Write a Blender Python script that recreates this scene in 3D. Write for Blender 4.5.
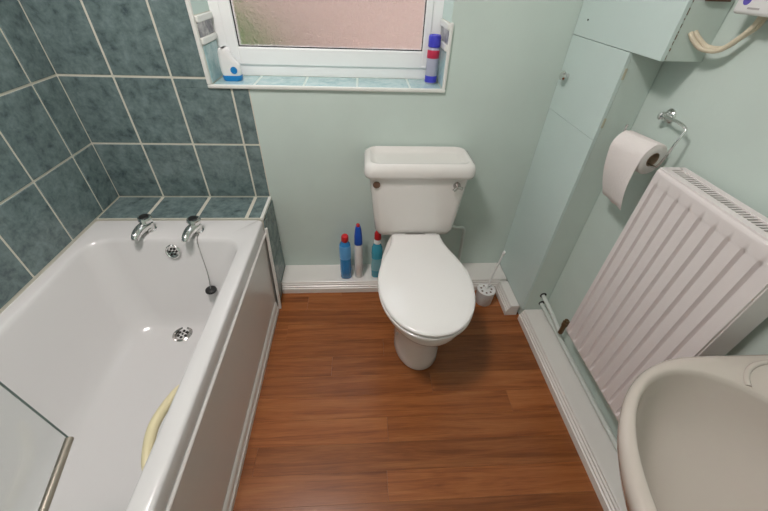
import bpy, bmesh, math, random
from mathutils import Vector, Matrix
random.seed(7)
for o in list(bpy.data.objects): bpy.data.objects.remove(o)
SC = bpy.context.scene
COL = SC.collection

# ------------------------------------------------------------------ camera
cam_d = bpy.data.cameras.new('camera'); cam = bpy.data.objects.new('camera', cam_d); COL.objects.link(cam)
cam_d.sensor_fit = 'HORIZONTAL'; cam_d.sensor_width = 36; cam_d.lens = 36*348.452/768; cam_d.clip_start = .02
PITCH, YAW, ROLL = map(math.radians, (39.544, -4.6573, 2.3873))
fw = Vector((-math.sin(YAW)*math.cos(PITCH), math.cos(YAW)*math.cos(PITCH), -math.sin(PITCH)))
rt = Vector((math.cos(YAW), math.sin(YAW), 0)); up = rt.cross(fw)
rt2 = rt*math.cos(ROLL)+up*math.sin(ROLL); up2 = -rt*math.sin(ROLL)+up*math.cos(ROLL)
mw = Matrix((rt2, up2, -fw)).transposed().to_4x4(); mw.translation = (0.4396, -1.5098, 1.3808)
cam.matrix_world = mw
SC.camera = cam

# ------------------------------------------------------------------ sky, exposure
w = bpy.data.worlds.new('sky'); SC.world = w; w.use_nodes = True
bg = w.node_tree.nodes['Background']; bg.inputs[0].default_value = (.90, .95, 1.0, 1); bg.inputs[1].default_value = 1.45
SC.view_settings.view_transform = 'Standard'; SC.view_settings.look = 'None'
SC.view_settings.exposure = 0.50; SC.view_settings.gamma = 1; SC.view_settings.use_curve_mapping = False
LAMP = 52.0

# ------------------------------------------------------------------ room measures (m)
XL, XW, XC, YC, YU, ZS = -.7022, 1.3643, 1.2436, -.3633, -.4967, 1.2103
ZR, DL = .5081, .1876            # ledge height, ledge depth
WT, HT, Z1, W1, YL1, WL = .2152, .2636, .7662, .2033, .1321, .2135
YF, ZC = -1.90, 2.36             # front wall (behind the camera), ceiling
WX0, WX1, WZ0, WZ1 = -.142, .775, 1.005, 2.05

# ------------------------------------------------------------------ materials
MATS = {}
def mat(name, col, rough=.5, metal=0, spec=.5, coat=0, trans=0, ior=1.45):
    m = bpy.data.materials.new(name); m.use_nodes = True
    b = m.node_tree.nodes['Principled BSDF']
    b.inputs['Base Color'].default_value = (*col, 1); b.inputs['Roughness'].default_value = rough
    b.inputs['Metallic'].default_value = metal; b.inputs['Specular IOR Level'].default_value = spec
    b.inputs['Coat Weight'].default_value = coat; b.inputs['Coat Roughness'].default_value = .06
    b.inputs['Transmission Weight'].default_value = trans; b.inputs['IOR'].default_value = ior
    MATS[name] = m
    return m
def nd(m, t, **k):
    n = m.node_tree.nodes.new(t)
    for a, v in k.items(): setattr(n, a, v)
    return n
def ln(m, a, b): m.node_tree.links.new(a, b)
def bsdf(m): return m.node_tree.nodes['Principled BSDF']
def noise(m, scale, detail=4, rough=.55, vec=None, dist=0):
    n = nd(m, 'ShaderNodeTexNoise'); n.inputs['Scale'].default_value = scale
    n.inputs['Detail'].default_value = detail; n.inputs['Roughness'].default_value = rough; n.inputs['Distortion'].default_value = dist
    if vec is not None: ln(m, vec, n.inputs['Vector'])
    return n
def ramp(m, fac, stops):
    r = nd(m, 'ShaderNodeValToRGB'); e = r.color_ramp.elements
    while len(e) < len(stops): e.new(.5)
    for i, (p, c) in enumerate(stops): e[i].position = p; e[i].color = (*c, 1)
    ln(m, fac, r.inputs[0]); return r
def bump(m, h, s, d=.01):
    b = nd(m, 'ShaderNodeBump'); b.inputs['Strength'].default_value = s; b.inputs['Distance'].default_value = d
    ln(m, h, b.inputs['Height']); ln(m, b.outputs[0], bsdf(m).inputs['Normal'])
def objvec(m, scale=(1, 1, 1), rnd=10):
    tc = nd(m, 'ShaderNodeTexCoord'); oi = nd(m, 'ShaderNodeObjectInfo')
    mul = nd(m, 'ShaderNodeVectorMath', operation='MULTIPLY'); mul.inputs[1].default_value = scale
    ln(m, tc.outputs['Object'], mul.inputs[0])
    cmb = nd(m, 'ShaderNodeVectorMath', operation='SCALE'); cmb.inputs[0].default_value = (rnd*1.7, rnd*2.3, rnd*.9)
    ln(m, oi.outputs['Random'], cmb.inputs['Scale'])
    add = nd(m, 'ShaderNodeVectorMath', operation='ADD'); ln(m, mul.outputs[0], add.inputs[0]); ln(m, cmb.outputs[0], add.inputs[1])
    return add.outputs[0], oi

def wall_paint(name, col, var=.06):
    m = mat(name, col, .62, spec=.3)
    v = nd(m, 'ShaderNodeTexCoord').outputs['Object']
    n = noise(m, 2.2, 3, .5, v)
    r = ramp(m, n.outputs['Fac'], [(.3, tuple(c*(1-var) for c in col)), (.7, tuple(min(1, c*(1+var)) for c in col))])
    ln(m, r.outputs[0], bsdf(m).inputs['Base Color'])
    n2 = noise(m, 70, 4, .6, v); bump(m, n2.outputs['Fac'], .10, .004)
    return m
wall_paint('mint_paint', (.595, .685, .635))
wall_paint('cupboard_paint', (.61, .72, .69), .03)
MATS['cupboard_paint'].node_tree.nodes['Principled BSDF'].inputs['Roughness'].default_value = .42
wall_paint('pale_reveal_paint', (.62, .75, .70), .02)
wall_paint('ceiling_paint', (.80, .79, .76), .02)
mat('white_gloss', (.80, .775, .74), .28, spec=.5)
mat('ceramic', (.80, .765, .735), .10, spec=.55, coat=.5)
mat('seat_plastic', (.83, .81, .79), .16, spec=.5, coat=.3)
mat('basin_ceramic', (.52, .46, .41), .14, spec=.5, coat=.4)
mat('bath_acrylic', (.72, .705, .70), .17, spec=.5, coat=.2)
mat('bath_panel', (.76, .73, .705), .2, spec=.5)
mat('upvc', (.92, .92, .915), .3)
mat('radiator_enamel', (.78, .72, .71), .33)
mat('radiator_inside', (.20, .18, .15), .6)
mat('chrome', (.78, .77, .76), .09, metal=1)
mat('worn_chrome', (.50, .48, .46), .14, metal=1)
mat('dull_metal', (.42, .37, .31), .35, metal=.85)
mat('dark_hole', (.015, .013, .012), .6)
mat('rubber_black', (.02, .02, .02), .5)
mat('brown_cap', (.14, .075, .05), .35)
mat('chip_brown', (.20, .15, .10), .7)
mat('brass_tarnish', (.16, .10, .05), .4, metal=.6)
mat('cream_plastic', (.70, .63, .40), .35)
mat('cable_beige', (.66, .58, .44), .45)
mat('pipe_white', (.66, .70, .66), .35)
mat('hinge_beige', (.50, .49, .37), .5)
mat('blue_bottle', (.035, .25, .58), .22, coat=.3)
mat('light_blue_label', (.13, .42, .80), .35)
mat('teal_bottle', (.05, .36, .50), .2, coat=.3)
mat('teal_label', (.22, .50, .58), .35)
mat('red_plastic', (.55, .02, .025), .35)
mat('white_plastic', (.80, .79, .78), .32)
mat('royal_blue', (.015, .10, .52), .3)
mat('violet_blue', (.06, .06, .55), .3)
mat('foot_blue', (.01, .22, .55), .3)
mat('can_grey', (.42, .42, .52), .3)
mat('can_red', (.55, .03, .08), .35)
mat('logo_violet', (.12, .09, .45), .4)
mat('print_grey', (.45, .42, .42), .5)
mat('grout', (.66, .64, .55), .8, spec=.2)
mat('border_white', (.78, .78, .74), .3)
mat('hedge', (.10, .16, .05), .8)
mat('outside_paving', (.40, .37, .33), .9)

def tile_mat(name, dark, mid, light, rough=.2):
    m = mat(name, mid, rough, spec=.5)
    v, oi = objvec(m)
    n1 = noise(m, 20, 7, .66, v, .3); n2 = noise(m, 55, 4, .6, v)
    mx = nd(m, 'ShaderNodeMath', operation='MULTIPLY_ADD'); ln(m, n2.outputs['Fac'], mx.inputs[0]); mx.inputs[1].default_value = .35
    ln(m, n1.outputs['Fac'], mx.inputs[2])
    r = ramp(m, mx.outputs[0], [(.46, dark), (.64, mid), (.88, light)])
    ln(m, r.outputs[0], bsdf(m).inputs['Base Color'])
    n3 = noise(m, 9, 2, .5, v); bump(m, n3.outputs['Fac'], .06, .01)
    return m
tile_mat('teal_tile', (.066, .095, .101), (.138, .190, .190), (.212, .280, .278), .20)
tile_mat('lit_sill_tile', (.28, .44, .46), (.40, .57, .58), (.54, .68, .68))  # lighter copy of the tile: light on the sill painted into the colour
m = tile_mat('border_pattern', (.07, .07, .09), (.25, .25, .27), (.75, .73, .70), .3)

def wood_mat():
    m = mat('laminate_oak', (.3, .1, .04), .30, spec=.45)
    v, oi = objvec(m, (1, 1, 1), 4)
    sc = nd(m, 'ShaderNodeVectorMath', operation='MULTIPLY'); sc.inputs[1].default_value = (.7, 13, 1); ln(m, v, sc.inputs[0])
    n1 = noise(m, 2.6, 5, .62, sc.outputs[0], .9)
    sc2 = nd(m, 'ShaderNodeVectorMath', operation='MULTIPLY'); sc2.inputs[1].default_value = (4, 120, 1); ln(m, v, sc2.inputs[0])
    n2 = noise(m, 3, 3, .6, sc2.outputs[0])
    r = ramp(m, n1.outputs['Fac'], [(.22, (.150, .042, .012)), (.5, (.315, .103, .030)), (.78, (.43, .165, .055))])
    hs = nd(m, 'ShaderNodeHueSaturation'); ln(m, r.outputs[0], hs.inputs['Color'])
    mr = nd(m, 'ShaderNodeMapRange'); ln(m, oi.outputs['Random'], mr.inputs[0]); mr.inputs[3].default_value = .80; mr.inputs[4].default_value = 1.10
    ln(m, mr.outputs[0], hs.inputs['Value'])
    mr2 = nd(m, 'ShaderNodeMapRange'); ln(m, n2.outputs['Fac'], mr2.inputs[0]); mr2.inputs[1].default_value = .35; mr2.inputs[2].default_value = .65
    mr2.inputs[3].default_value = .84; mr2.inputs[4].default_value = 1.08
    mm = nd(m, 'ShaderNodeVectorMath', operation='SCALE'); ln(m, hs.outputs[0], mm.inputs[0]); ln(m, mr2.outputs[0], mm.inputs['Scale'])
    ln(m, mm.outputs[0], bsdf(m).inputs['Base Color'])
    bump(m, n2.outputs['Fac'], .05, .002)
wood_mat()

def paper_mat():
    m = mat('toilet_paper', (.82, .76, .74), .9, spec=.1)
    v, oi = objvec(m); n = noise(m, 130, 2, .5, v); bump(m, n.outputs['Fac'], .4, .003)
paper_mat()
mat('cardboard', (.36, .26, .18), .85)

def brick_mat():
    m = mat('brick_red', (.42, .16, .11), .85)
    tc = nd(m, 'ShaderNodeTexCoord'); mp = nd(m, 'ShaderNodeMapping'); mp.inputs['Rotation'].default_value = (math.pi/2, 0, 0)
    ln(m, tc.outputs['Object'], mp.inputs[0])
    b = nd(m, 'ShaderNodeTexBrick'); ln(m, mp.outputs[0], b.inputs['Vector']); b.inputs['Scale'].default_value = 1
    b.inputs['Brick Width'].default_value = .225; b.inputs['Row Height'].default_value = .075; b.inputs['Mortar Size'].default_value = .008
    b.inputs['Color1'].default_value = (.50, .29, .24, 1); b.inputs['Color2'].default_value = (.42, .26, .225, 1); b.inputs['Mortar'].default_value = (.55, .48, .42, 1)
    ln(m, b.outputs[0], bsdf(m).inputs['Base Color'])
brick_mat()

def obscure_glass():
    m = mat('obscure_glass', (.95, .95, .95), .42, trans=1, ior=1.15)
    tc = nd(m, 'ShaderNodeTexCoord')
    n = noise(m, 120, 2, .5, tc.outputs['Object'], .5); bump(m, n.outputs['Fac'], .7, .012)
obscure_glass()
def clear_glass():
    m = mat('screen_glass', (.9, .95, .93), .03)
    nt = m.node_tree; out = nt.nodes['Material Output']
    tr = nd(m, 'ShaderNodeBsdfTransparent'); tr.inputs[0].default_value = (.955, .97, .965, 1)
    gl = nd(m, 'ShaderNodeBsdfGlossy'); gl.inputs['Roughness'].default_value = .02
    mx = nd(m, 'ShaderNodeMixShader'); mx.inputs[0].default_value = .045; ln(m, tr.outputs[0], mx.inputs[1]); ln(m, gl.outputs[0], mx.inputs[2])
    ln(m, mx.outputs[0], out.inputs['Surface'])
clear_glass()
mat('glass_edge', (.16, .22, .20), .2)
def lamp_mat():
    m = mat('lamp_opal', (.9, .88, .84), .4)
    b = bsdf(m); b.inputs['Emission Color'].default_value = (1, .925, .905, 1); b.inputs['Emission Strength'].default_value = LAMP
lamp_mat()

# ------------------------------------------------------------------ builders
def obj(name, bm_or_me, material=None, parent=None, loc=None, smooth=None):
    if isinstance(bm_or_me, bmesh.types.BMesh):
        me = bpy.data.meshes.new(name)
        bmesh.ops.recalc_face_normals(bm_or_me, faces=bm_or_me.faces)
        bm_or_me.to_mesh(me); bm_or_me.free()
        if smooth:
            me.shade_smooth()
            try: me.set_sharp_from_angle(angle=math.radians(smooth))
            except Exception: pass
    else: me = bm_or_me
    if material and not me.materials: me.materials.append(MATS[material])
    o = bpy.data.objects.new(name, me); COL.objects.link(o)
    if loc: o.location = loc
    if parent: o.parent = parent
    return o
def tag(o, label=None, cat=None, group=None, kind=None):
    if label: o['label'] = label
    if cat: o['category'] = cat
    if group: o['group'] = group
    if kind: o['kind'] = kind
    return o
def thing(name, label, cat, loc=(0, 0, 0), group=None):
    o = bpy.data.objects.new(name, None); COL.objects.link(o); o.location = loc; o.empty_display_size = .05
    return tag(o, label, cat, group)
class P:       # places parts given in world coordinates under a thing whose origin is elsewhere
    pass
def under(o, root):
    o.parent = root; o.matrix_parent_inverse = Matrix.Translation(root.location).inverted(); return o
def part(name, bm, material, root, smooth=None):
    return under(obj(name, bm, material, smooth=smooth), root)
def sub(name, bm, material, par, root, smooth=None):
    o = obj(name, bm, material, smooth=smooth); o.parent = par; o.matrix_parent_inverse = Matrix.Translation(root.location).inverted() @ Matrix.Translation(root.location)
    return o

def box(x0, x1, y0, y1, z0, z1, bev=0, seg=2, bm=None):
    b = bmesh.new()
    vs = [b.verts.new((x, y, z)) for x in (x0, x1) for y in (y0, y1) for z in (z0, z1)]
    for f in ((0, 1, 3, 2), (4, 6, 7, 5), (0, 4, 5, 1), (2, 3, 7, 6), (0, 2, 6, 4), (1, 5, 7, 3)): b.faces.new([vs[i] for i in f])
    bmesh.ops.recalc_face_normals(b, faces=b.faces)
    if bev: bmesh.ops.bevel(b, geom=list(b.edges), offset=bev, segments=seg, affect='EDGES', profile=.5)
    return merge(bm, b)
def merge(dst, src):
    if dst is None: return src
    me = bpy.data.meshes.new('tmp'); src.to_mesh(me); src.free(); dst.from_mesh(me); bpy.data.meshes.remove(me); return dst
def loft(rings, cap0=True, cap1=True, bm=None):
    b = bmesh.new(); V = [[b.verts.new(p) for p in r] for r in rings]
    for a, c in zip(V, V[1:]):
        n = len(a)
        for i in range(n): b.faces.new((a[i], a[(i+1) % n], c[(i+1) % n], c[i]))
    if cap0: b.faces.new(list(reversed(V[0])))
    if cap1: b.faces.new(V[-1])
    return merge(bm, b)
def frame_of(axis):
    a = Vector(axis).normalized(); t = Vector((0, 0, 1)) if abs(a.z) < .9 else Vector((1, 0, 0))
    u = a.cross(t).normalized(); return a, u, a.cross(u)
def lathe(prof, center=(0, 0, 0), axis=(0, 0, 1), n=32, bm=None, cap=True):
    a, u, v = frame_of(axis); c = Vector(center)
    return loft([[c+a*z+(u*math.cos(2*math.pi*i/n)+v*math.sin(2*math.pi*i/n))*max(r, 1e-5) for i in range(n)] for r, z in prof], cap, cap, bm)
def smooth_path(pts, k=8, closed=False):
    pts = [Vector(p) for p in pts]; out = []
    for i in range(len(pts)-1):
        p0 = pts[max(i-1, 0)]; p1 = pts[i]; p2 = pts[i+1]; p3 = pts[min(i+2, len(pts)-1)]
        for j in range(k):
            t = j/k
            out.append(.5*((2*p1)+(p2-p0)*t+(2*p0-5*p1+4*p2-p3)*t*t+(3*p1-p0-3*p2+p3)*t**3))
    out.append(pts[-1]); return out
def tube(pts, r, n=10, bm=None, sx=1.0):
    pts = [Vector(p) for p in pts]; rings = []; u = None
    for i, p in enumerate(pts):
        d = (pts[min(i+1, len(pts)-1)]-pts[max(i-1, 0)]).normalized()
        if u is None: u = frame_of(d)[1]
        u = (u-d*u.dot(d)).normalized(); v = d.cross(u)
        rr = r(i/(len(pts)-1)) if callable(r) else r
        rings.append([p+(u*math.cos(2*math.pi*k/n)*sx+v*math.sin(2*math.pi*k/n))*rr for k in range(n)])
    return loft(rings, bm=bm)
def rrect(x0, x1, y0, y1, r, z, k=6):
    out = []
    for cx, cy, a0 in ((x1-r, y1-r, 0), (x0+r, y1-r, 90), (x0+r, y0+r, 180), (x1-r, y0+r, 270)):
        for i in range(k+1):
            a = math.radians(a0+90*i/k); out.append((cx+r*math.cos(a), cy+r*math.sin(a), z))
    return out

# ================================================================== STRUCTURE
st = lambda o: tag(o, kind='structure')
floor = st(obj('floor', box(XL-.02, XW+.02, YF-.02, .0, -.06, -.008), 'grout'))
PITCH_P = .0955
plank_cache = {}
def plank(x0, x1, y0, y1):
    L, W = round(x1-x0, 3), round(y1-y0, 4)
    if (L, W) not in plank_cache:
        b = box(0, L-.0004, 0, W-.0003, -.008, 0, .0002, 1); me = bpy.data.meshes.new('plank')
        b.to_mesh(me); b.free(); me.materials.append(MATS['laminate_oak']); plank_cache[(L, W)] = me
    obj('plank', plank_cache[(L, W)], None, floor, (x0, y0, 0))
y = -.853+PITCH_P*8
row = 0
JO = {8: .532, 10: .52, 6: .734, 7: -.15, 9: .05, 5: .30}
while y > YF:
    y1 = min(y, -.0); y0 = max(y-PITCH_P, YF)
    js = JO.get(row, random.uniform(0, 1.0)); xs = [XL] + sorted({js-1.2, js, js+1.2}) + [XW]
    xs = [v for v in xs if XL <= v <= XW]; xs = sorted(set(xs))
    if y1 > y0+.005:
        for a, b_ in zip(xs, xs[1:]):
            if b_-a > .02: plank(a, b_, y0, y1)
    y -= PITCH_P; row += 1

st(obj('ceiling', box(XL-.12, XW+.12, YF-.12, .0, ZC, ZC+.06), 'ceiling_paint'))
wl_ = st(obj('wall_left', box(XL-.12, XL, YF-.12, .22, -.06, ZC), 'grout'))
st(obj('wall_right', box(XW, XW+.12, YF-.12, .22, -.06, ZC), 'mint_paint'))
st(obj('wall_front', box(XL, XW, YF-.12, YF, -.06, ZC), 'mint_paint'))
b = box(XL, WX0, 0, .22, -.06, ZC); box(WX1, XW, 0, .22, -.06, ZC, bm=b)
box(WX0, WX1, 0, .22, -.06, WZ0, bm=b); box(WX0, WX1, 0, .22, WZ1, ZC, bm=b)
wb = st(obj('wall_back', b, 'mint_paint'))

# ---- tiles
tile_cache = {}
G = .0080
def tile(parent, axis, a0, a1, b0, b1, off, material='teal_tile', name='tile', th=.006, proud=.003):
    """axis: outward normal ('-y','+x','+z','-x'); a,b the two in-plane ranges; off the plane"""
    A, B = a1-a0-G, b1-b0-G
    if A < .006 or B < .006: return None
    key = (round(A, 4), round(B, 4), material)
    if key not in tile_cache:
        bb = box(-A/2, A/2, -B/2, B/2, -th, 0, .0016, 1); me = bpy.data.meshes.new('tile'); bb.to_mesh(me); bb.free()
        me.materials.append(MATS[material]); tile_cache[key] = me
    o = obj(name, tile_cache[key], None, parent)
    ca, cb = (a0+a1)/2, (b0+b1)/2
    if axis == '-y': o.location = (ca, off-proud, cb); o.rotation_euler = (math.pi/2, 0, 0)
    elif axis == '+x': o.location = (off+proud, ca, cb); o.rotation_euler = (math.pi/2, 0, math.pi/2)
    elif axis == '-x': o.location = (off-proud, ca, cb); o.rotation_euler = (math.pi/2, 0, -math.pi/2)
    elif axis == '+z': o.location = (ca, cb, off+proud)
    return o
XS = [XL, XL+W1, XL+W1+WT, XL+W1+2*WT, 0.0]
ZSR = [ZR, Z1, Z1+HT, Z1+2*HT, Z1+3*HT, Z1+4*HT, Z1+5*HT, ZC]
# grout bed of the tiled back wall: thin slab behind the tiles
gb = box(XL, 0, -.001, .0, ZR, WZ0-.012); box(XL, WX0-.01, -.001, 0, WZ0-.012, ZC, bm=gb)
part('grout_bed', gb, 'grout', wb)
for zi in range(len(ZSR)-1):
    for xi in range(4):
        x0, x1 = XS[xi], XS[xi+1]; z0, z1 = ZSR[zi], ZSR[zi+1]
        if zi == 1 and x1 > WX0-.012:
            # cut round the window corner: lower piece below the sill line
            tile(wb, '-y', x0, x1, z0, WZ0-.008, 0)
            if x0 < WX0-.05: tile(wb, '-y', x0, WX0-.008, WZ0-.008-G, z1, 0)
        elif zi >= 2 and x1 > WX0-.012:
            tile(wb, '-y', x0, WX0-.008, z0, z1, 0)
        else: tile(wb, '-y', x0, x1, z0, z1, 0)
ys = [0.0, -YL1]
while ys[-1] > YF: ys.append(max(ys[-1]-WL, YF))
for a, c in zip(ys, ys[1:]):
    for z0, z1 in zip(ZSR, ZSR[1:]): tile(wl_, '+x', c, a, z0, z1, XL)

# ---- tiled ledge behind the bath
lb = box(XL, 0, -DL, -.0015, .0, ZR-.002)
ledge = st(obj('trim_1', lb, 'grout'))
for x0, x1 in zip(XS, XS[1:]): tile(ledge, '+z', x0+.002, x1-.006, -DL+.001, -.003, ZR-.002)
b = box(-.010, .004, -DL-.002, -.002, ZR-.012, ZR+.003, .002)
part('edge_trim', b, 'border_white', ledge)
for z0, z1 in ((.245, ZR-.014), (.0, .245)):
    # side face widens towards the floor
    e = lambda z: -DL-.065*(1-z/ZR)
    bb = bmesh.new(); g = G/2
    pts = [(-.003, z0+g), (-.003, z1-g), (e(z1)+g, z1-g), (e(z0)+g, z0+g)]
    V0 = [bb.verts.new((.0005, p[0], p[1])) for p in pts]; V1 = [bb.verts.new((.006, p[0], p[1])) for p in pts]
    bb.faces.new(V0[::-1]); bb.faces.new(V1)
    for i in range(4): bb.faces.new((V0[i], V0[(i+1) % 4], V1[(i+1) % 4], V1[i]))
    part('tile', bb, 'teal_tile', ledge)

# ---- window with reveal
trim2 = st(obj('trim_2', box(WX0, WX1, .0, .165, WZ0-.012, WZ0-.002), 'grout'))
sx = [WX0, .018, .212, .426, .642, WX1]
for a, c in zip(sx, sx[1:]): tile(trim2, '+z', a, c, .002, .165, WZ0-.002, 'lit_sill_tile')
for axis, off in (('+x', WX0), ('-x', WX1)):
    s = 1 if axis == '+x' else -1
    part('grout_bed', box(min(off, off+s*.002), max(off, off+s*.002), .0, .165, WZ0, 1.232), 'grout', trim2)
    tile(trim2, axis, .004, .163, WZ0+.002, 1.140, off+s*.002, 'lit_sill_tile')
    for z in (1.140, 1.208):
        part('pencil_tile', box(min(off, off+s*.012), max(off, off+s*.012), .002, .163, z, z+.022, .004, 2), 'border_white', trim2)
    tile(trim2, axis, .002, .163, 1.158, 1.212, off+s*.002, 'border_pattern', 'border_tile')
    part('reveal_skin', box(min(off, off+s*.003), max(off, off+s*.003), .0, .165, 1.232, WZ1), 'pale_reveal_paint', trim2)
part('edge_trim', box(WX0-.012, WX1+.008, -.012, .003, WZ0-.010, WZ0+.004, .004, 2), 'border_white', trim2)
part('edge_trim', box(WX0-.012, WX0+.003, -.012, .003, WZ0+.004, WZ1, .004, 2), 'border_white', trim2)
part('edge_trim', box(WX1-.005, WX1+.008, -.012, .003, WZ0+.004, 1.234, .004, 2), 'border_white', trim2)

GX0, GX1, GZ0, GZ1 = -.056, .702, 1.108, 1.92
win = st(bpy.data.objects.new('window_1', None)); COL.objects.link(win); win.location = ((GX0+GX1)/2, .19, WZ0)
def ring_frame(x0, x1, z0, z1, wd, y0, y1, bev):
    b = box(x0, x0+wd[0], y0, y1, z0, z1, bev); box(x1-wd[1], x1, y0, y1, z0, z1, bev, bm=b)
    box(x0+wd[0]*.9, x1-wd[1]*.9, y0, y1, z0, z0+wd[2], bev, bm=b); box(x0+wd[0]*.9, x1-wd[1]*.9, y0, y1, z1-wd[3], z1, bev, bm=b); return b
part('window_frame', ring_frame(WX0, WX1, WZ0, WZ1, (.052, .055, .05, .06), .165, .215, .004), 'upvc', win)
part('sash', ring_frame(WX0+.040, WX1-.043, WZ0+.042, WZ1-.05, (.046, .030, .066, .08), .158, .205, .005), 'upvc', win)
part('gasket', ring_frame(GX0-.006, GX1+.006, GZ0-.004, GZ1+.02, (.010, .010, .013, .010), .165, .1705, .001), 'rubber_black', win)
part('glass_pane', box(GX0-.003, GX1+.003, .171, .177, GZ0-.003, GZ1+.019), 'obscure_glass', win)

# ---- outside
st(obj('wall_outside', box(-3.0, 5.0, 2.3, 2.5, -1.2, 2.3), 'brick_red'))
st(obj('ground_outside', box(-3.0, 5.0, .24, 2.3, -1.25, -1.2), 'outside_paving'))
hb_ = bmesh.new(); bmesh.ops.create_icosphere(hb_, subdivisions=4, radius=1)
for v in hb_.verts:
    n = v.co.normalized(); k = 1+.10*math.sin(9*n.x+3*n.z)*math.cos(8*n.y-4*n.z)+random.uniform(-.05, .05)
    v.co = Vector((-.62+.45*n.x*k, 1.75+.42*n.y*k, -.02+1.17*n.z*k))
tag(obj('garden_bush', hb_, 'hedge'), 'dark green bush blurred behind the left of the frosted window', 'bush')

# ---- low pipe boxing / skirting
DB, HB = .156, .067
def skirt_profile(d, h):   # outward distance, height
    return [(0, 0), (d, 0), (d, h*.46), (d-.005, h*.50), (d-.005, h*.62), (d-.011, h*.68), (d-.011, h*.80), (d-.016, h*.86), (d-.016, h*.97), (d-.019, h), (0, h)]
def extrude_y(prof, xb, sgn, y0, y1):
    return loft([[(xb+sgn*d, yy, z) for d, z in prof] for yy in (y0, y1)])
def extrude_x(prof, yb, x0, x1):
    return loft([[(xx, yb-d, z) for d, z in prof] for xx in (x0, x1)])
st(obj('baseboard_back', extrude_x(skirt_profile(DB, HB), -.001, .008, XC-.002), 'white_gloss'))
st(obj('baseboard_column', extrude_y(skirt_profile(.062, HB), XC-.002, -1, YC+.022, -DB-.002), 'white_gloss'))
st(obj('baseboard_right', extrude_y(skirt_profile(XW-1.2406-.001, .068), XW-.001, -1, YF+.002, YC-.003), 'white_gloss'))

# ================================================================== CUPBOARDS
cup = thing('pipe_cupboard', 'tall mint painted boxed-in cupboard in the corner right of the toilet', 'cupboard', (XW-.06, -.18, 0))
part('carcass', box(XC+.012, XW-.001, YC, -.001, .0, ZS-.003, .002), 'mint_paint', cup)
def face(z0, z1, y0, y1): return box(XC, XC+.012, y0, y1, z0, z1, .0007, 1)
d1 = part('door', face(.9422, ZS-.0015, YC-.001, -.002), 'cupboard_paint', cup)
part('lower_panel', face(HB+.001, .941, YC-.001, -.002), 'cupboard_paint', cup)
kn = lathe([(.009, 0), (.008, .010), (.014, .014), (.018, .021), (.015, .028), (.007, .031)], (XC, -.068, 1.080), (-1, 0, 0), 20)
sub('knob', kn, 'chrome', d1, cup, 40)
for z in (1.15, 1.00):
    part('hinge', box(XC+.008, XC+.016, YC-.0025, YC+.001, z-.016, z+.016, .001), 'hinge_beige', cup)
cab = thing('wall_cabinet', 'mint painted wall cabinet overhanging the tall corner cupboard, chipped front edge', 'cabinet', (XW-.06, -.25, ZS))
part('carcass', box(XC+.012, XW-.001, YU, -.001, ZS, 1.95, .002), 'mint_paint', cab)
d2 = part('door', box(XC, XC+.012, YU-.001, -.002, ZS, 1.95, .0015), 'cupboard_paint', cab)
sub('nail', lathe([(.003, 0), (.003, .002), (.001, .003)], (XC, -.075, 1.262), (-1, 0, 0), 10), 'dark_hole', d2, cab)
z = 1.214
while z < 1.37:   # chipped paint along the edge
    l = random.uniform(.004, .016); w_ = random.uniform(.0006, .0022)
    part('paint_chip', box(XC+.0122-w_*.4, XC+.0122+w_, YU-.0014, YU+.001, z, z+l), 'chip_brown', cab); z += l+random.uniform(.001, .012)
part('batten', box(1.285, 1.347, YU-.008, YU+.001, 1.343, 1.356, .001), 'brown_cap', cab)

# ================================================================== BATH
BX0, BX1, BY0, BY1, BZ = XL+.001, .0, YF+.004, -DL-.003, .500
bath = thing('bathtub', 'white acrylic bathtub with moulded side panel along the tiled wall', 'bathtub', (-.35, -1.04, 0))
def R(z, l, r, rear, front, rad): return rrect(l, r, front, rear, rad, z, 8)
rings = [R(BZ-.062, BX0, BX1-.002, BY1, BY0, .012), R(BZ-.010, BX0, BX1, BY1, BY0, .012), R(BZ-.003, BX0, BX1-.003, BY1-.001, BY0, .012),
         R(BZ, BX0, BX1-.010, BY1-.002, BY0, .012),
         R(BZ+.001, XL+.040, -.048, -.318, -1.815, .085), R(BZ-.004, XL+.047, -.056, -.326, -1.807, .082), R(BZ-.018, XL+.052, -.063, -.333, -1.80, .08),
         R(.44, XL+.062, -.080, -.346, -1.775, .085), R(.30, XL+.098, -.112, -.400, -1.70, .095), R(.19, XL+.135, -.145, -.437, -1.62, .105),
         R(.150, XL+.160, -.168, -.456, -1.57, .11), R(.128, XL+.195, -.200, -.478, -1.52, .10), R(.120, XL+.245, -.245, -.500, -1.46, .09)]
part('tub', loft(rings, False, True), 'bath_acrylic', bath, 50)
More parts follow.
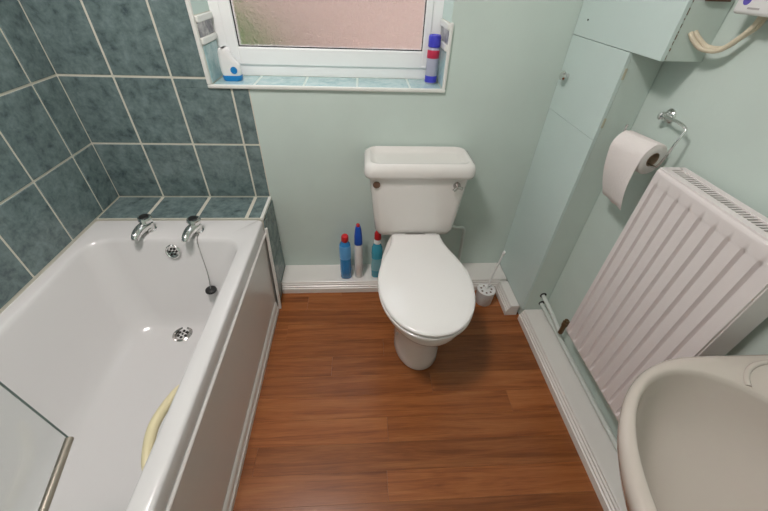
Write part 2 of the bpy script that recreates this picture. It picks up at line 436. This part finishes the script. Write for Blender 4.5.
# side panel: recess below the rim, ridge, face, plinth
pz = [(-.030, .437), (-.004, .437), (.003, .436), (.0055, .432), (.0055, .426), (.001, .417), (-.004, .410), (-.004, .0), (-.045, .0), (-.045, .437)]
part('side_panel', loft([[(x, yy, z) for x, z in pz] for yy in (BY0, BY1)]), 'bath_panel', bath, 30)
pl = [(-.0035, .0), (.010, .0), (.010, .020), (.005, .028), (.005, .044), (.001, .056), (-.0035, .060)]
part('plinth', loft([[(x, yy, z) for x, z in pl] for yy in (BY0, -DL-.085)]), 'white_gloss', bath, 30)
part('end_strip', loft([[(x0+.001, y0+.006, z), (x0+.012, y0+.006, z), (x0+.012, y0-.006, z), (x0+.001, y0-.006, z)] for x0, y0, z in ((.000, -DL-.004, .455), (.006, -DL-.074, .001))]), 'white_gloss', bath)
def grid_outlet(c, axis, r):
    root = lathe([(r*.6, -.004), (r, -.002), (r, .002), (r*.86, .005), (r*.70, .003), (r*.66, -.001), (r*.2, -.002)], c, axis, 32)
    a, u, v = frame_of(axis); c = Vector(c); holes = None
    spots = [Vector((0, 0, 0))]+[u*math.cos(k*math.pi/3)*r*.43+v*math.sin(k*math.pi/3)*r*.43 for k in range(6)]
    for s in spots[1:]: holes = lathe([(r*.15, -.002), (r*.15, .0015)], c+s, axis, 12, holes)
    holes = lathe([(r*.10, -.001), (r*.10, .003)], c, axis, 12, holes)
    return root, holes
a, h = grid_outlet((-.345, -.512, .1215), (0, -.03, 1), .040)
dr = part('drain', a, 'worn_chrome', bath, 40); sub('drain_holes', h, 'dark_hole', dr, bath)
a, h = grid_outlet((-.337, -.3500, .452), (0, -.93, .36), .030)
ov = part('overflow', a, 'chrome', bath, 40); sub('overflow_holes', h, 'dark_hole', ov, bath)
gp = smooth_path([(-.078, -.935, .425), (-.094, -.965, .43), (-.112, -1.055, .432), (-.094, -1.140, .43), (-.078, -1.172, .425)], 8)
part('grip_handle', tube(gp, lambda t: .007+.007*math.sin(math.pi*t), 12), 'cream_plastic', bath, 60)

def tap(x, y, label):
    t = thing('bath_tap', label, 'tap', (x, y, BZ), 'chrome pillar taps on the bath')
    part('base', lathe([(.026, 0), (.026, .004), (.020, .007), (.019, .020), (.021, .030), (.019, .036)], (x, y, BZ+.0005), n=28), 'chrome', t, 40)
    sp = smooth_path([(x, y+.008, BZ+.024), (x-.004, y-.03, BZ+.033), (x-.008, y-.062, BZ+.032), (x-.010, y-.084, BZ+.024), (x-.010, y-.091, BZ+.014)], 6)
    part('spout', tube(sp, lambda q: .022-.008*q, 16), 'chrome', t, 60)
    hd = part('handle', lathe([(.016, .035), (.016, .040), (.026, .044), (.028, .056), (.025, .064), (.014, .067)], (x, y, BZ), n=12), 'chrome', t, 25)
    sub('indice', lathe([(.019, .0660), (.017, .0690), (.004, .0700)], (x, y, BZ), n=16), 'rubber_black', hd, t, 40)
    return t
tap(-.448, -.262, 'chrome pillar bath tap nearer the tiled side wall')
tap(-.250, -.275, 'chrome pillar bath tap with the plug chain beside it')
pg = thing('bath_plug', 'black bath plug on a thin chain hanging inside the tub', 'bath plug', (-.20, -.415, .30))
ch = smooth_path([(-.236, -.300, .5035), (-.236, -.322, .501), (-.232, -.341, .480), (-.225, -.358, .43), (-.212, -.388, .355), (-.203, -.424, .309)], 8)
part('chain', tube(ch, .0020, 6), 'worn_chrome', pg)
part('plug', lathe([(.021, 0), (.023, .003), (.022, .008), (.017, .012), (.005, .013)], (-.203, -.4245, .297), (.05, -.12, 1), 24), 'rubber_black', pg, 40)

# shower screen
scr = thing('shower_screen', 'clear glass bath screen swung over the tub with a metal bottom seal', 'shower screen', (-.05, -1.85, .52))
A0 = Vector((-.237, -1.122)); A1 = Vector((-.062, -1.82)); dv = (A1-A0).normalized(); nv = Vector((-dv.y, dv.x))
def slab(p, q, t, z0, z1):
    pts = [p+nv*t, q+nv*t, q-nv*t, p-nv*t]; return loft([[(c.x, c.y, z) for c in pts] for z in (z0, z1)])
part('glass_panel', slab(A0+dv*.002, A1, .002, .528, 1.93), 'screen_glass', scr)
part('glass_edge', slab(A0, A0+dv*.0015, .002, .528, 1.93), 'glass_edge', scr)
sb = tube([(A0.x, A0.y, .5225), (A1.x, A1.y, .5225)], .0085, 12)
part('bottom_seal', sb, 'dull_metal', scr, 50)
part('wall_profile', slab(A1, A1+dv*.03, .012, .515, 1.94), 'chrome', scr)

# ================================================================== TOILET
TX = .690
toi = thing('toilet', 'white close-coupled toilet with closed lid under the window', 'toilet', (TX, -.4, 0))
HW = [(-.200, .113), (-.235, .116), (-.28, .125), (-.33, .143), (-.40, .169), (-.47, .186), (-.54, .189), (-.61, .180), (-.67, .160), (-.72, .130), (-.755, .094), (-.778, .050), (-.786, .0)]
def outline(z, sc=1.0, dy=0.0, yrear=None):
    sm = smooth_path([(h, y_, 0) for y_, h in HW], 4)
    half = [(p.x, p.y) for p in sm]; yc = -.48
    pts = [(TX+h*sc, yc+(y_-yc)*sc+dy) for h, y_ in half] + [(TX-h*sc, yc+(y_-yc)*sc+dy) for h, y_ in reversed(half[:-1])]
    if yrear is not None: pts = [(x, (yrear if y_ > -.205 else y_)) for x, y_ in pts]
    return [(x, y_, z) for x, y_ in pts]
def egg(z, hw, yf, yr, ym, n=48, pw=2.6):
    out = []
    for i in range(n):
        a = 2*math.pi*i/n; s, c = math.sin(a), math.cos(a)
        f = (abs(c)**(2/pw))*(1 if c > 0 else -1); g = (abs(s)**(2/pw))*(1 if s > 0 else -1)
        if g < 0: out.append((TX+hw*c if abs(c) > 0 else TX, ym+(ym-yf)*s, z))
        else: out.append((TX+hw*f*(1-.40*g**1.5), ym+(yr-ym)*g, z))
    return out
pan = loft([egg(.0, .100, -.648, -.20, -.50), egg(.012, .104, -.656, -.19, -.50), egg(.05, .100, -.652, -.20, -.50), egg(.13, .094, -.635, -.20, -.49), egg(.20, .100, -.650, -.19, -.48),
            egg(.26, .122, -.690, -.10, -.46), egg(.305, .156, -.736, -.04, -.46), egg(.330, .174, -.762, -.03, -.47), egg(.350, .180, -.772, -.03, -.48), egg(.375, .180, -.772, -.03, -.48), egg(.388, .180, -.768, -.03, -.48), egg(.392, .172, -.760, -.035, -.48)])
part('pan', pan, 'ceramic', toi, 60)
part('seat', loft([outline(.393, .975), outline(.396, .998), outline(.404, .998), outline(.4075, .972)]), 'seat_plastic', toi, 50)
part('lid', loft([outline(.4105, .955), outline(.4125, .990), outline(.419, 1.0), outline(.424, .992), outline(.4275, .97), outline(.4295, .90), outline(.431, .70), outline(.432, .35)]), 'seat_plastic', toi, 60)
for s in (-1, 1):
    part('hinge', lathe([(.011, 0), (.012, .004), (.012, .05), (.011, .054)], (TX+s*.075-.027, -.180, .409), (1, 0, 0), 16), 'seat_plastic', toi, 40)
    part('bolt_cap', lathe([(.007, 0), (.007, .004), (.003, .007)], (TX+s*.0935, -.52, .10), (s, -.2, .1), 14), 'print_grey' if s < 0 else 'white_plastic', toi, 40)
def cr(z, hw, y0, y1, r=.03): return rrect(TX-hw-.005, TX+hw-.005, y0, y1, r, z, 7)
CY0 = -.195
part('cistern', loft([cr(.398, .120, CY0+.030, -.05, .03), cr(.402, .152, CY0+.018, -.035), cr(.413, .172, CY0+.008, -.022), cr(.436, .184, CY0+.003, -.016), cr(.50, .191, CY0+.001, -.012), cr(.60, .201, CY0, -.012), cr(.710, .213, CY0-.002, -.012)]), 'ceramic', toi, 60)
part('cistern_lid', loft([cr(.708, .212, CY0-.006, -.010, .03), cr(.711, .229, CY0-.017, -.006, .034), cr(.722, .234, CY0-.020, -.005, .036), cr(.745, .233, CY0-.019, -.005, .036), cr(.762, .228, CY0-.012, -.007, .036), cr(.770, .214, CY0-.002, -.010, .036), cr(.769, .206, CY0+.010, -.016, .034), cr(.755, .198, CY0+.026, -.026, .03), cr(.750, .18, CY0+.05, -.04, .03)]), 'ceramic', toi, 60)
part('blanking_cap', lathe([(.014, 0), (.016, .003), (.014, .007), (.006, .009)], (.503, CY0-.0, .678), (0, -1, 0), 22), 'brown_cap', toi, 40)
lv = lathe([(.016, 0), (.016, .005), (.010, .012), (.008, .02)], (.845, CY0-.001, 0.676), (0, -1, 0), 18)
for k in range(3):
    a = math.radians(90+120*k+15); tube([(.845, CY0-.016, 0.676), (.845+.023*math.cos(a), CY0-.021, 0.676+.023*math.sin(a))], .0068, 8, lv)
part('flush_lever', lv, 'worn_chrome', toi, 50)

# water feed
wp = thing('water_pipe', 'thin painted water feed pipe beside the cistern', 'pipe', (.985, -.03, HB))
part('pipe', tube(smooth_path([(.872, -.075, .392), (.90, -.06, .372), (.93, -.045, .352), (.962, -.035, .345), (.978, -.031, .325), (.981, -.030, .27), (.990, -.030, .067)], 8), .0085, 12), 'pipe_white', wp, 60)
part('compression_nut', lathe([(.013, 0), (.013, .02)], (.9905, -.030, .0655), n=6), 'pipe_white', wp)

# ================================================================== RADIATOR
RX0, RX1, RY0, RY1, RZ0, RZ1 = 1.260, 1.338, -1.047, -.655, .266, .977
rad = thing('radiator', 'white ribbed panel radiator with slotted top grille on the wall', 'radiator', (1.3, -.85, RZ0))
def rad_face():
    b = bmesh.new(); gy = [-.6785-.0413*i for i in range(9)]
    Ys = set([RY0+.001, RY1-.001])
    for g in gy:
        for d in (-.0063, -.0045, -.0022, 0, .0022, .0045, .0063): Ys.add(round(g+d, 5))
    Ys = sorted(Ys)
    Zs = [RZ0, RZ0+.012, RZ0+.016, RZ0+.022, RZ0+.032, .6, RZ1-.055, RZ1-.046, RZ1-.040, RZ1-.036, RZ1-.014, RZ1-.006, RZ1]
    def dep(y_, z):
        k = max([max(0, 1-(abs(y_-g)/.0062)**2) for g in gy])
        kz = min(1, max(0, (z-(RZ0+.012))/.02)) * min(1, max(0, ((RZ1-.036)-z)/.015))
        edge = .006*((z > RZ1-.001) or (z < RZ0+.001))
        return .011*min(1, k*1.3)*kz+edge
    V = [[b.verts.new((RX0+dep(y_, z), y_, z)) for z in Zs] for y_ in Ys]
    for i in range(len(Ys)-1):
        for j in range(len(Zs)-1): b.faces.new((V[i][j], V[i][j+1], V[i+1][j+1], V[i+1][j]))
    r = bmesh.ops.extrude_face_region(b, geom=list(b.faces)); 
    for v in r['geom']:
        if isinstance(v, bmesh.types.BMVert): v.co.x += .012
    return b
part('front_panel', rad_face(), 'radiator_enamel', rad, 45)
part('rear_panel', box(RX1-.012, RX1, RY0+.004, RY1-.004, RZ0, RZ1-.006, .003), 'radiator_enamel', rad)
for y0, y1 in ((RY0-.002, RY0+.004), (RY1-.004, RY1+.002)):
    part('side_panel', box(RX0+.006, RX1, y0, y1, RZ0+.02, RZ1+.001, .002), 'radiator_enamel', rad)
part('convector', box(RX0+.022, RX1-.014, RY0+.01, RY1-.01, RZ0+.01, RZ1-.035), 'radiator_inside', rad)
gf = box(RX0+.004, RX0+.024, RY0+.0, RY1-.0, RZ1-.006, RZ1+.003, .001); box(RX1-.020, RX1+.001, RY0, RY1, RZ1-.006, RZ1+.003, .001, bm=gf)
for y0, y1 in ((RY0, RY0+.014), (RY1-.016, RY1)): box(RX0+.02, RX1-.016, y0, y1, RZ1-.006, RZ1+.003, bm=gf)
gr = part('top_grille', gf, 'radiator_enamel', rad)
sl = None; yy = RY1-.022
while yy > RY0+.018:
    sl = box(RX0+.022, RX1-.018, yy-.0022, yy+.0022, RZ1-.008, RZ1+.001, bm=sl); yy -= .0105
so = sub('grille_slats', sl, 'radiator_enamel', gr, rad); so['kind'] = 'stuff'
for yb in (RY1-.08, RY0+.08):
    part('bracket', box(RX1-.001, XW-.0005, yb-.015, yb+.015, RZ0+.1, RZ1-.08), 'radiator_enamel', rad)
vx, vy = 1.318, RY1+.048
vb = lathe([(.010, 0), (.010, .05), (.013, .052), (.013, .072), (.009, .074), (.009, .085)], (vx, vy+.030, .150), n=14)
tube([(vx, vy+.030, .220), (vx, vy+.012, .236), (vx, RY1+.0, .290)], .009, 12, vb)
part('valve', vb, 'brass_tarnish', rad, 40)

pp = thing('radiator_feed_pipe', 'upper white pipe from the cupboard side to the radiator valve', 'pipe', (vx, YC, .15), 'white heating pipes')
part('pipe', tube(smooth_path([(vx+.006, YC-.0015, .166), (vx+.003, -.48, .160), (vx, vy+.06, .152), (vx, vy+.034, .150), (vx, vy+.030, .158)], 6), .009, 12), 'pipe_white', pp, 60)
part('entry_hole', lathe([(.016, 0), (.016, .001)], (vx+.006, YC-.0002, .168), (0, -1, 0), 16), 'dark_hole', pp)
pp2 = thing('radiator_return_pipe', 'lower white pipe running along the wall beneath the radiator', 'pipe', (1.335, YC, .10), 'white heating pipes')
part('pipe', tube([(1.334, YC-.0015, .108), (1.338, -.9, .094), (1.340, YF+.003, .090)], .009, 12), 'pipe_white', pp2, 60)
part('entry_hole', lathe([(.015, 0), (.015, .001)], (1.334, YC-.0002, .112), (0, -1, 0), 16), 'dark_hole', pp2)

# ================================================================== TOILET ROLL
RCX, RCZ, RCR, RY_a, RY_b = 1.288, .968, .047, -.582, -.466
hol = thing('toilet_roll_holder', 'chrome wire toilet roll holder on the wall above the radiator', 'roll holder', (XW, -.49, 1.066))
part('rose', lathe([(.020, 0), (.021, .004), (.017, .009), (.010, .013), (.009, .02), (.012, .026), (.010, .033), (.004, .036)], (XW-.0005, -.490, 1.066), (-1, 0, 0), 24), 'chrome', hol, 40)
RA = math.radians(13)
AX = lambda t, z: (1.288+math.sin(RA)*t, -.524-math.cos(RA)*t, z)
hp = smooth_path([(XW-.028, -.490, 1.066), (1.334, -.520, 1.070), (1.326, -.570, 1.074), (1.322, -.600, 1.072), (1.319, -.612, 1.062), AX(.092, 1.03), AX(.088, .99), AX(.082, .962), AX(.072, .952), AX(.03, .950), AX(-.06, .950), AX(-.070, .956), AX(-.073, .985), AX(-.073, 1.028)], 6)
part('arm', tube(hp, .004, 10), 'chrome', hol, 60)
rol = thing('toilet_roll', 'white toilet roll with a loose end hanging down', 'toilet roll', (RCX, -.524, RCZ))
def rotr(x, y_, z): return (RCX+(x-RCX)*math.cos(RA)-(y_+.524)*math.sin(RA), -.524+(x-RCX)*math.sin(RA)+(y_+.524)*math.cos(RA), z)
def hollow(r0, r1, ya, yb, n=40):
    c = Vector((RCX, 0, RCZ)); rings = []
    for r, yv in ((r0, ya), (r1-.002, ya), (r1, ya+.002), (r1, yb-.002), (r1-.002, yb), (r0, yb), (r0, ya)):
        rings.append([rotr(c.x+r*math.cos(2*math.pi*i/n), yv, c.z+r*math.sin(2*math.pi*i/n)) for i in range(n)])
    return loft(rings, False, False)
part('paper', hollow(.0215, RCR, RY_a, RY_b), 'toilet_paper', rol, 50)
part('core', hollow(.0195, .0213, RY_a-.0005, RY_b+.0005), 'cardboard', rol, 50)
sh = bmesh.new(); V = []
path = [(RCX+(RCR+.0008)*math.cos(math.radians(a)), RCZ+(RCR+.0008)*math.sin(math.radians(a))) for a in range(100, 181, 10)]
for i, (x, z) in enumerate(path):
    V.append([sh.verts.new(rotr(x, RY_a+(RY_b-RY_a)*j/4, z)) for j in range(5)])
top = [v.co.copy() for v in V[-1]]; P0, P1 = Vector((1.275, -.592, .800)), Vector((1.290, -.468, .790))
for k in range(1, 9):
    t = k/8; V.append([sh.verts.new((q.lerp(P0.lerp(P1, j/4), t))+Vector((-.010*math.sin(math.pi*t), 0, .003*(j % 2) if k == 8 else 0))) for j, q in enumerate(top)])
for a, c in zip(V, V[1:]):
    for j in range(4): sh.faces.new((a[j], a[j+1], c[j+1], c[j]))
r = bmesh.ops.extrude_face_region(sh, geom=list(sh.faces))
for v in r['geom']:
    if isinstance(v, bmesh.types.BMVert): v.co.x -= .0012; v.co.z += .0004
part('hanging_sheet', sh, 'toilet_paper', rol, 60)

# ================================================================== ELECTRIC UNIT + CABLE
un = thing('electric_unit', 'white electric control unit on the wall at the top right corner', 'control unit', (XW, -.60, 1.33))
bd = part('casing', box(1.300, XW-.0005, -.74, -.570, 1.325, 1.58, .008, 3), 'white_plastic', un, 40)
sub('logo', lathe([(.010, 0), (.010, .0006)], (1.2999, -.598, 1.352), (-1, 0, 0), 20), 'logo_violet', bd, un)
sub('caption', box(1.2994, 1.3001, -.638, -.608, 1.3355, 1.3390), 'print_grey', bd, un)
cb = thing('twin_cable', 'pair of sagging cream cables from the cabinet to the white unit', 'cable', (1.292, YU, 1.276))
for dx, dz in ((0, 0), (.0105, .005)):
    cp = smooth_path([(1.290+dx, YU-.0005, 1.277+dz*.5), (1.296+dx, -.512, 1.262+dz), (1.310+dx, -.535, 1.247+dz), (1.325+dx*.8, -.570, 1.250+dz), (1.333+dx*.6, -.597, 1.280+dz*.6), (1.336+dx, -.612, 1.305), (1.336+dx, -.616, 1.3248)], 7)
    part('strand', tube(cp, .0058, 10), 'cable_beige', cb, 60)

# ================================================================== BASIN
BCX, BCY = 1.05, -1.45
bas = thing('wash_basin', 'off-white ceramic wash basin with a moulded soap recess on the wall', 'basin', (XW-.1, BCY, .62))
def bas_out(z, s=0.0, k=1.0):
    # D-shaped plan, flat against the wall: the front half ellipse
    return [(1.10+(.278-s)*math.cos(math.pi/2+math.pi*i/40), BCY+(.320-s)*math.sin(math.pi/2+math.pi*i/40), z) for i in range(41)]
def bas_rings(m):
    # outer D with m points behind, inner ellipses with the same counts
    def out(z, s=0, k=1):
        p = bas_out(z, s, k)[:41]; ya, yb = p[-1][1], p[0][1]; xr = XW-.0008; res = list(p)
        for i in range(m):
            t = i/(m-1)
            # walk: along side to wall, along wall, back along side
            L1 = xr-p[-1][0]; L2 = yb-ya; tot = 2*L1+L2; d = tot*(i+1)/(m+1)
            if d < L1: res.append((p[-1][0]+d, ya, z))
            elif d < L1+L2: res.append((xr, ya+d-L1, z))
            else: res.append((xr-(d-L1-L2), yb, z))
        return res
    def inn(z, rx, ry, cx, rxr=None):
        angs = [90+180*i/40 for i in range(41)]+[270+180*(i+1)/(m+1) for i in range(m)]
        return [(cx+(rx if math.cos(math.radians(a)) < 0 else (rxr or rx))*math.cos(math.radians(a)), BCY+ry*math.sin(math.radians(a)), z) for a in angs]
    return out, inn
out, inn = bas_rings(29)
rg = [out(.60, .16), out(.63, .11), out(.68, .06), out(.73, .022), out(.765, .006), out(.785, 0), out(.795, .003), out(.800, .010),
      inn(.8005, .204, .290, BCX), inn(.798, .200, .285, BCX), inn(.788, .196, .281, BCX), inn(.75, .188, .270, BCX), inn(.70, .170, .240, BCX), inn(.665, .135, .195, BCX), inn(.645, .085, .12, BCX), inn(.64, .03, .03, BCX)]
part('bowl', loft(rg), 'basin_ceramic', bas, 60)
# moulded soap recess lip on the rear deck
sp_ = [(1.245+.095*math.cos(math.radians(t)), -1.232+.078*math.sin(math.radians(t)), .7995) for t in range(158, 20, -6)]
part('soap_recess_lip', tube(sp_, .0055, 8), 'basin_ceramic', bas, 60)
part('waste', lathe([(.022, 0), (.024, .003), (.018, .005), (.016, .002)], (BCX, BCY, .6405), n=24), 'chrome', bas, 40)

# ================================================================== TOILET BRUSH
pot = thing('brush_pot', 'small white plastic toilet brush pot in the corner by the skirting', 'brush pot', (1.092, -.240, 0))
part('pot', lathe([(.040, 0), (.043, .004), (.047, .085), (.048, .092), (.044, .094), (.042, .088)], (1.092, -.240, .0005), n=32), 'white_plastic', pot, 40)
lidp = lathe([(.042, .084), (.042, .089), (.012, .091)], (1.092, -.240, 0), n=32)
lp = part('pot_lid', lidp, 'white_plastic', pot, 40)
hl = None
for k in range(7):
    a = 2*math.pi*k/7; hl = lathe([(.0055, .088), (.0055, .0906)], (1.092+.027*math.cos(a), -.240+.027*math.sin(a), 0), n=10, bm=hl)
sub('drain_slots', hl, 'brown_cap', lp, pot)
br = thing('toilet_brush', 'white toilet brush standing in its pot, thin handle leaning right', 'toilet brush', (1.092, -.240, .09))
part('handle', tube([(1.095, -.237, .092), (1.120, -.216, .20), (1.142, -.202, .30)], .0045, 10), 'white_plastic', br, 60)
part('knob', lathe([(.004, -.012), (.007, -.006), (.007, .006), (.003, .012)], (1.143, -.2015, .305), (.23, .14, .96), 14), 'white_plastic', br, 60)

# ================================================================== BOTTLES ON THE BOXING
ZB = HB+.0005
def ovals(c, prof, n=28, lean=0.0, pw=2.4):
    rs = []
    for z, rx, ry in prof:
        rs.append([(c[0]+lean*z+rx*abs(math.cos(t))**(2/pw)*(1 if math.cos(t) > 0 else -1), c[1]+ry*abs(math.sin(t))**(2/pw)*(1 if math.sin(t) > 0 else -1), c[2]+z) for t in [2*math.pi*i/n for i in range(n)]])
    return rs
c = (.352, -.098, ZB)
b1 = thing('cleaner_bottle', 'blue cleaner bottle with a red cap, leftmost on the skirting ledge', 'bottle', c, 'cleaning bottles on the skirting')
part('body', loft(ovals(c, [(0, .026, .022), (.004, .030, .026), (.06, .030, .026), (.15, .028, .025), (.20, .029, .025), (.225, .026, .023), (.243, .016, .016), (.25, .013, .013)])), 'blue_bottle', b1, 60)
part('label', loft(ovals(c, [(.135, .0292, .0262), (.14, .0296, .0264), (.20, .0297, .0258), (.218, .0280, .0250)]), True, True), 'light_blue_label', b1, 60)
part('cap', lathe([(.018, 0), (.019, .004), (.018, .030), (.014, .037), (.006, .039)], (c[0]+.001, c[1], ZB+.246), (.05, -.25, 1), 20), 'red_plastic', b1, 40)
c = (.421, -.095, ZB)
b2 = thing('bleach_bottle', 'slim white bottle with a tall blue top, middle of the three cleaners', 'bottle', c, 'cleaning bottles on the skirting')
part('body', loft(ovals(c, [(0, .018, .018), (.004, .022, .021), (.10, .022, .021), (.20, .021, .020), (.222, .019, .018)])), 'white_plastic', b2, 60)
part('cap', loft(ovals(c, [(.222, .020, .019), (.225, .021, .020), (.27, .020, .019), (.31, .016, .016), (.330, .012, .012)])), 'royal_blue', b2, 60)
part('tip', lathe([(.009, 0), (.009, .010), (.005, .014)], (c[0], c[1], ZB+.3305), n=14), 'red_plastic', b2, 40)
c = (.518, -.092, ZB)
b3 = thing('spray_bottle', 'teal cleaner bottle with white neck and red top, half hidden by the toilet', 'bottle', c, 'cleaning bottles on the skirting')
part('body', loft(ovals(c, [(0, .024, .020), (.004, .029, .025), (.06, .030, .026), (.11, .027, .024), (.16, .030, .025), (.195, .028, .024), (.215, .020, .018), (.225, .016, .016)])), 'teal_bottle', b3, 60)
part('label', loft(ovals(c, [(.05, .0304, .0264), (.06, .0308, .0268), (.11, .0278, .0248), (.13, .0288, .025)])), 'teal_label', b3, 60)
part('collar', lathe([(.018, 0), (.018, .016), (.015, .022)], (c[0], c[1], ZB+.2255), n=20), 'white_plastic', b3, 40)
part('cap', loft(ovals((c[0]+.002, c[1], ZB), [(.248, .013, .013), (.252, .018, .016), (.285, .017, .016), (.296, .011, .011)])), 'red_plastic', b3, 50)

# ================================================================== WINDOW SILL ITEMS
zs = WZ0+.0015
c = (-.078, .080, zs)
fr = thing('plastic_dispenser', 'white plastic dispenser with blue foot in the left corner of the window sill', 'dispenser', c)
part('body', loft([[(x+c[0]-dx, y_+c[1], z+zs) for x, y_, _ in rrect(-w_, w_, -.022, .022, .018, 0, 6)] for z, w_, dx in ((.020, .036, 0), (.030, .039, 0), (.055, .038, .002), (.072, .033, .006), (.085, .027, .011), (.100, .024, .013), (.112, .020, .013), (.116, .012, .013))]), 'white_plastic', fr, 60)
part('foot', loft([[(x+c[0], y_+c[1], z+zs) for x, y_, _ in rrect(-w_, w_, -.023, .023, .018, 0, 6)] for z, w_ in ((.0, .032), (.003, .036), (.016, .038), (.0198, .037))]), 'foot_blue', fr, 50)
part('dial', lathe([(.013, 0), (.013, .003), (.0095, .004), (.0095, .002), (.004, .0015)], (c[0]+.016, c[1]-.0215, zs+.040), (0, -1, 0), 20), 'foot_blue', fr, 40)
c = (.738, .098, zs)
ca = thing('aerosol_can', 'slim aerosol can with a violet-blue cap in the right corner of the sill', 'aerosol can', c)
body = part('body', lathe([(.022, 0), (.024, .003), (.0245, .006), (.0245, .125), (.022, .131), (.019, .134)], c, n=28), 'can_grey', ca, 40)
sub('label_patch', lathe([(.0248, .095), (.0250, .0955), (.0250, .124), (.0248, .1245)], c, n=28), 'can_red', body, ca, 40)
sub('label_stripe', lathe([(.0248, .006), (.0250, .0065), (.0250, .030), (.0248, .0305)], c, n=28), 'violet_blue', body, ca, 40)
part('cap', lathe([(.0235, .1345), (.0245, .137), (.0245, .170), (.022, .176), (.016, .176), (.014, .172)], c, n=28), 'violet_blue', ca, 40)

# ================================================================== CEILING LAMP (out of view, lights the room)
la = thing('ceiling_light', 'round opal ceiling light above the middle of the bathroom', 'lamp', (.02, -.98, ZC))
part('base', lathe([(.19, -.002), (.19, -.02), (.17, -.025)], (.02, -.98, ZC), n=32), 'white_plastic', la, 40)
part('shade', lathe([(.168, -.026), (.165, -.05), (.14, -.075), (.09, -.09), (.02, -.095)], (.02, -.98, ZC), n=32), 'lamp_opal', la, 60)
